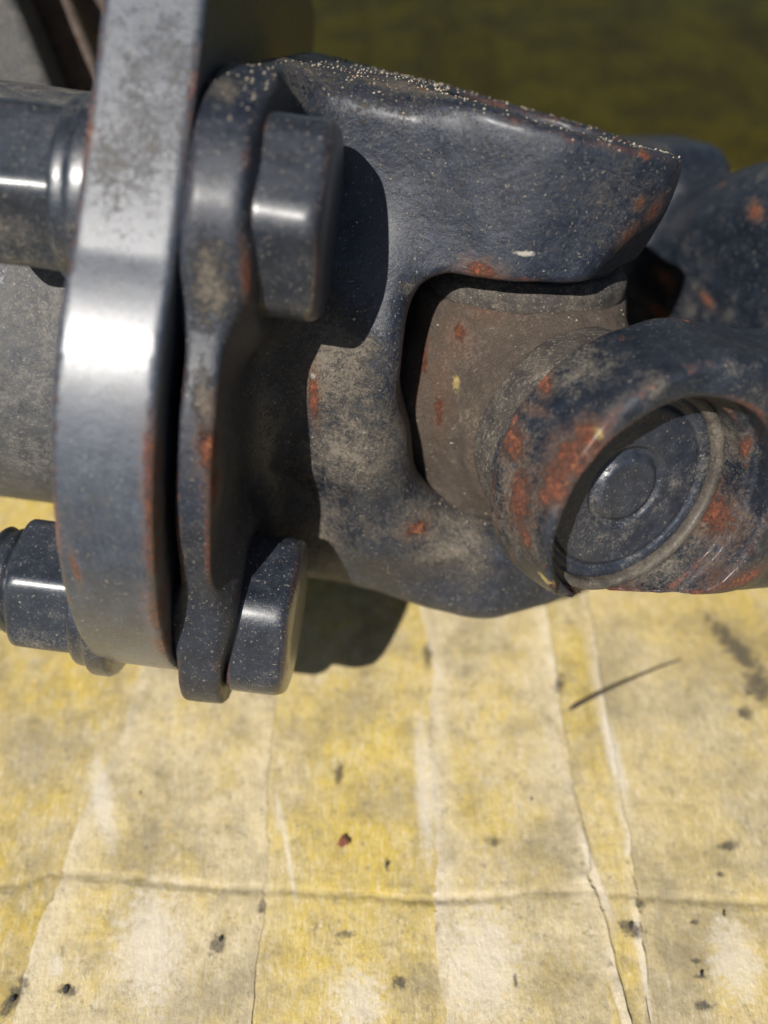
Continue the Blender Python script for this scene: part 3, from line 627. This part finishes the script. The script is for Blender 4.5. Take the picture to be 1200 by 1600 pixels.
sdst = spots(f_shaft, base_s, [(800, 790, 40, 80, 0, 1.2), (1000, 880, 90, 30, .4, 1.1), (1100, 800, 60, 60, 0, 1.1), (960, 890, 60, 25, 0, 1.1), (1030, 605, 24, 16, 0, 1.1), (900, 560, 50, 50, .5, 1.2), (1130, 700, 30, 60, 0, 1.0)])
M_shaft = metal('shaft_paint', (0.005, 0.008, 0.015), (0.016, 0.023, 0.036), dust=0.10, rough=0.42, coat=0.10, grain=1.6, scuff=1.3, edge=0.6, seed=3, rust=[x[:4] for x in sr], bare=[x[:4] for x in sb], stain=[x[:4] for x in so_], dusty=[x[:4] for x in sdst], spec=0.7, grit=0.6)
sy = thing('shaft_yoke', 'glossy dark yoke with a round rusty bearing eye facing the camera', 'yoke', base_s)
solid('yoke_body', f_shaft, X0 - [30, 45, 45], X0 + [75, 58, 76], 0.45, M_shaft, sy, base_s)

# bearing caps pressed into the eyes
M_cap = metal('cap_steel', (0.016, 0.020, 0.030), (0.036, 0.043, 0.058), dust=0.22, rough=0.32, seed=15, spec=0.7)
M_ring = metal('ring_steel', (0.05, 0.045, 0.04), (0.12, 0.10, 0.08), dust=0.35, rough=0.45, seed=16, rust_noise=0.3)
def cap(name_label, X0, ax_, face, RB):
    b = c2w(X0 + ax_ * (face - 6))
    t = thing('bearing_cap', name_label, 'bearing cap', b)
    def f(Q):
        d = cyl(Q, X0, ax_, RB - 0.1, face - 8, face, 0.5)
        q = Q - X0; h = q @ ax_; r = np.sqrt(np.maximum((q * q).sum(1) - h * h, 0))
        d = smax(d, -np.sqrt((r - 4.0) ** 2 + (h - face) ** 2) + 0.42, 0.25)
        d = smax(d, -np.sqrt((r - RB + 2.0) ** 2 + (h - face) ** 2) + 0.35, 0.25)
        return smin(d, cyl(Q, X0, ax_, 3.3, face - 2, face + 0.35, 0.3), 0.4)
    c = X0 + ax_ * (face - 4)
    solid('cap_face', f, c - 14, c + 14, 0.26, M_cap, t, b)
    def g(Q):
        d = smax(cyl(Q, X0, ax_, RB + 0.2, face - 0.2, face + 1.2, 0.35), -cyl(Q, X0, ax_, RB - 0.9, face - 3, face + 4, 0.1), 0.4)
        gap = unit(np.cross(ax_, f32(0.3, 0.2, 1))); gap = (N1 * 0.2 - Bx).astype(np.float32); gap = gap / np.linalg.norm(gap)
        return smax(d, -obox(Q, X0 + ax_ * face + gap * 10, np.eye(3), (1.0, 1.0, 3.0), 0.2), 0.2)
    solid('snap_ring', g, c - 14, c + 14, 0.26, M_ring, t, b)
cap('dark round bearing cap recessed in the rusty eye facing the camera', HC, N2, RE_N - 6.3, 11.1)
cap('bearing cap sunk in the top of the upper ear, seen edge on', X0, N1, 21.0, 10.3)

# ------------------------------------------------------------------ bolts
M_bolt = metal('bolt_paint', (0.007, 0.010, 0.017), (0.020, 0.026, 0.038), dust=0.03, rough=0.36, coat=1.0, coat_rough=0.30, seed=5, spec=0.5, ior=1.5, scuff=0.9, grit=2.0, grain=1.5, edge=1.0)
M_nut = metal('nut_paint', (0.010, 0.014, 0.022), (0.026, 0.033, 0.046), dust=0.12, rough=0.36, coat=0.9, coat_rough=0.28, seed=7, spec=0.5, ior=1.5, scuff=0.6)
def make_bolt(i, turn, label):
    p, q = BOLTS[i]; c = FP(0, p, q); b = c2w(c); up = (UPF * math.cos(turn) + DPF * math.sin(turn)).astype(np.float32)
    t = thing('flange_bolt', label, 'bolt', b, 'bolts through the flanges')
    nz = lambda Q: 0.07 * vnoise(Q, 1.0, 30 + i)
    solid('head', lambda Q: smax(hexd(Q, c, A, up, 17.0, 6.4, 12.8, 0.7, 1.8), sph(Q, c - A * 5.2, 19.6), 0.8) + nz(Q), c - [16, 16, 16], c + [20, 16, 16], 0.32, M_bolt, t, b)
    n_ = solid('nut', lambda Q: smax(hexd(Q, c, A, up, 13.7, -17.2, -9.6, 0.5, 0.9), sph(Q, c - A * 9.0, 10.8), 0.5) + nz(Q), c - [28, 16, 16], c + [0, 16, 16], 0.36, M_nut, t, b)
    solid('washer', lambda Q: smin(cyl(Q, c, A, 9.0, -8.6, -6.1, .6), cyl(Q, c, A, 8.2, -10.4, -6.1, .7), .3), c - [28, 16, 16], c + [0, 16, 16], 0.36, M_nut, t, b)
    def thr(Q):
        h = (Q - c) @ A; return cyl(Q, c, A, 5.6, -21.0, 10, 1.2) + np.where(h < -10, 0.22 * np.sin(h * 4.2), 0)
    solid('shank', thr, c - [29, 10, 8], c + [14, 10, 8], 0.33, M_nut, t, b)
make_bolt(0, -0.30, 'upper and larger looking hex bolt with blurred glossy head beside the upper ear')
make_bolt(1, 0.11, 'lower hex bolt with speckled black head at the bottom of the flange')
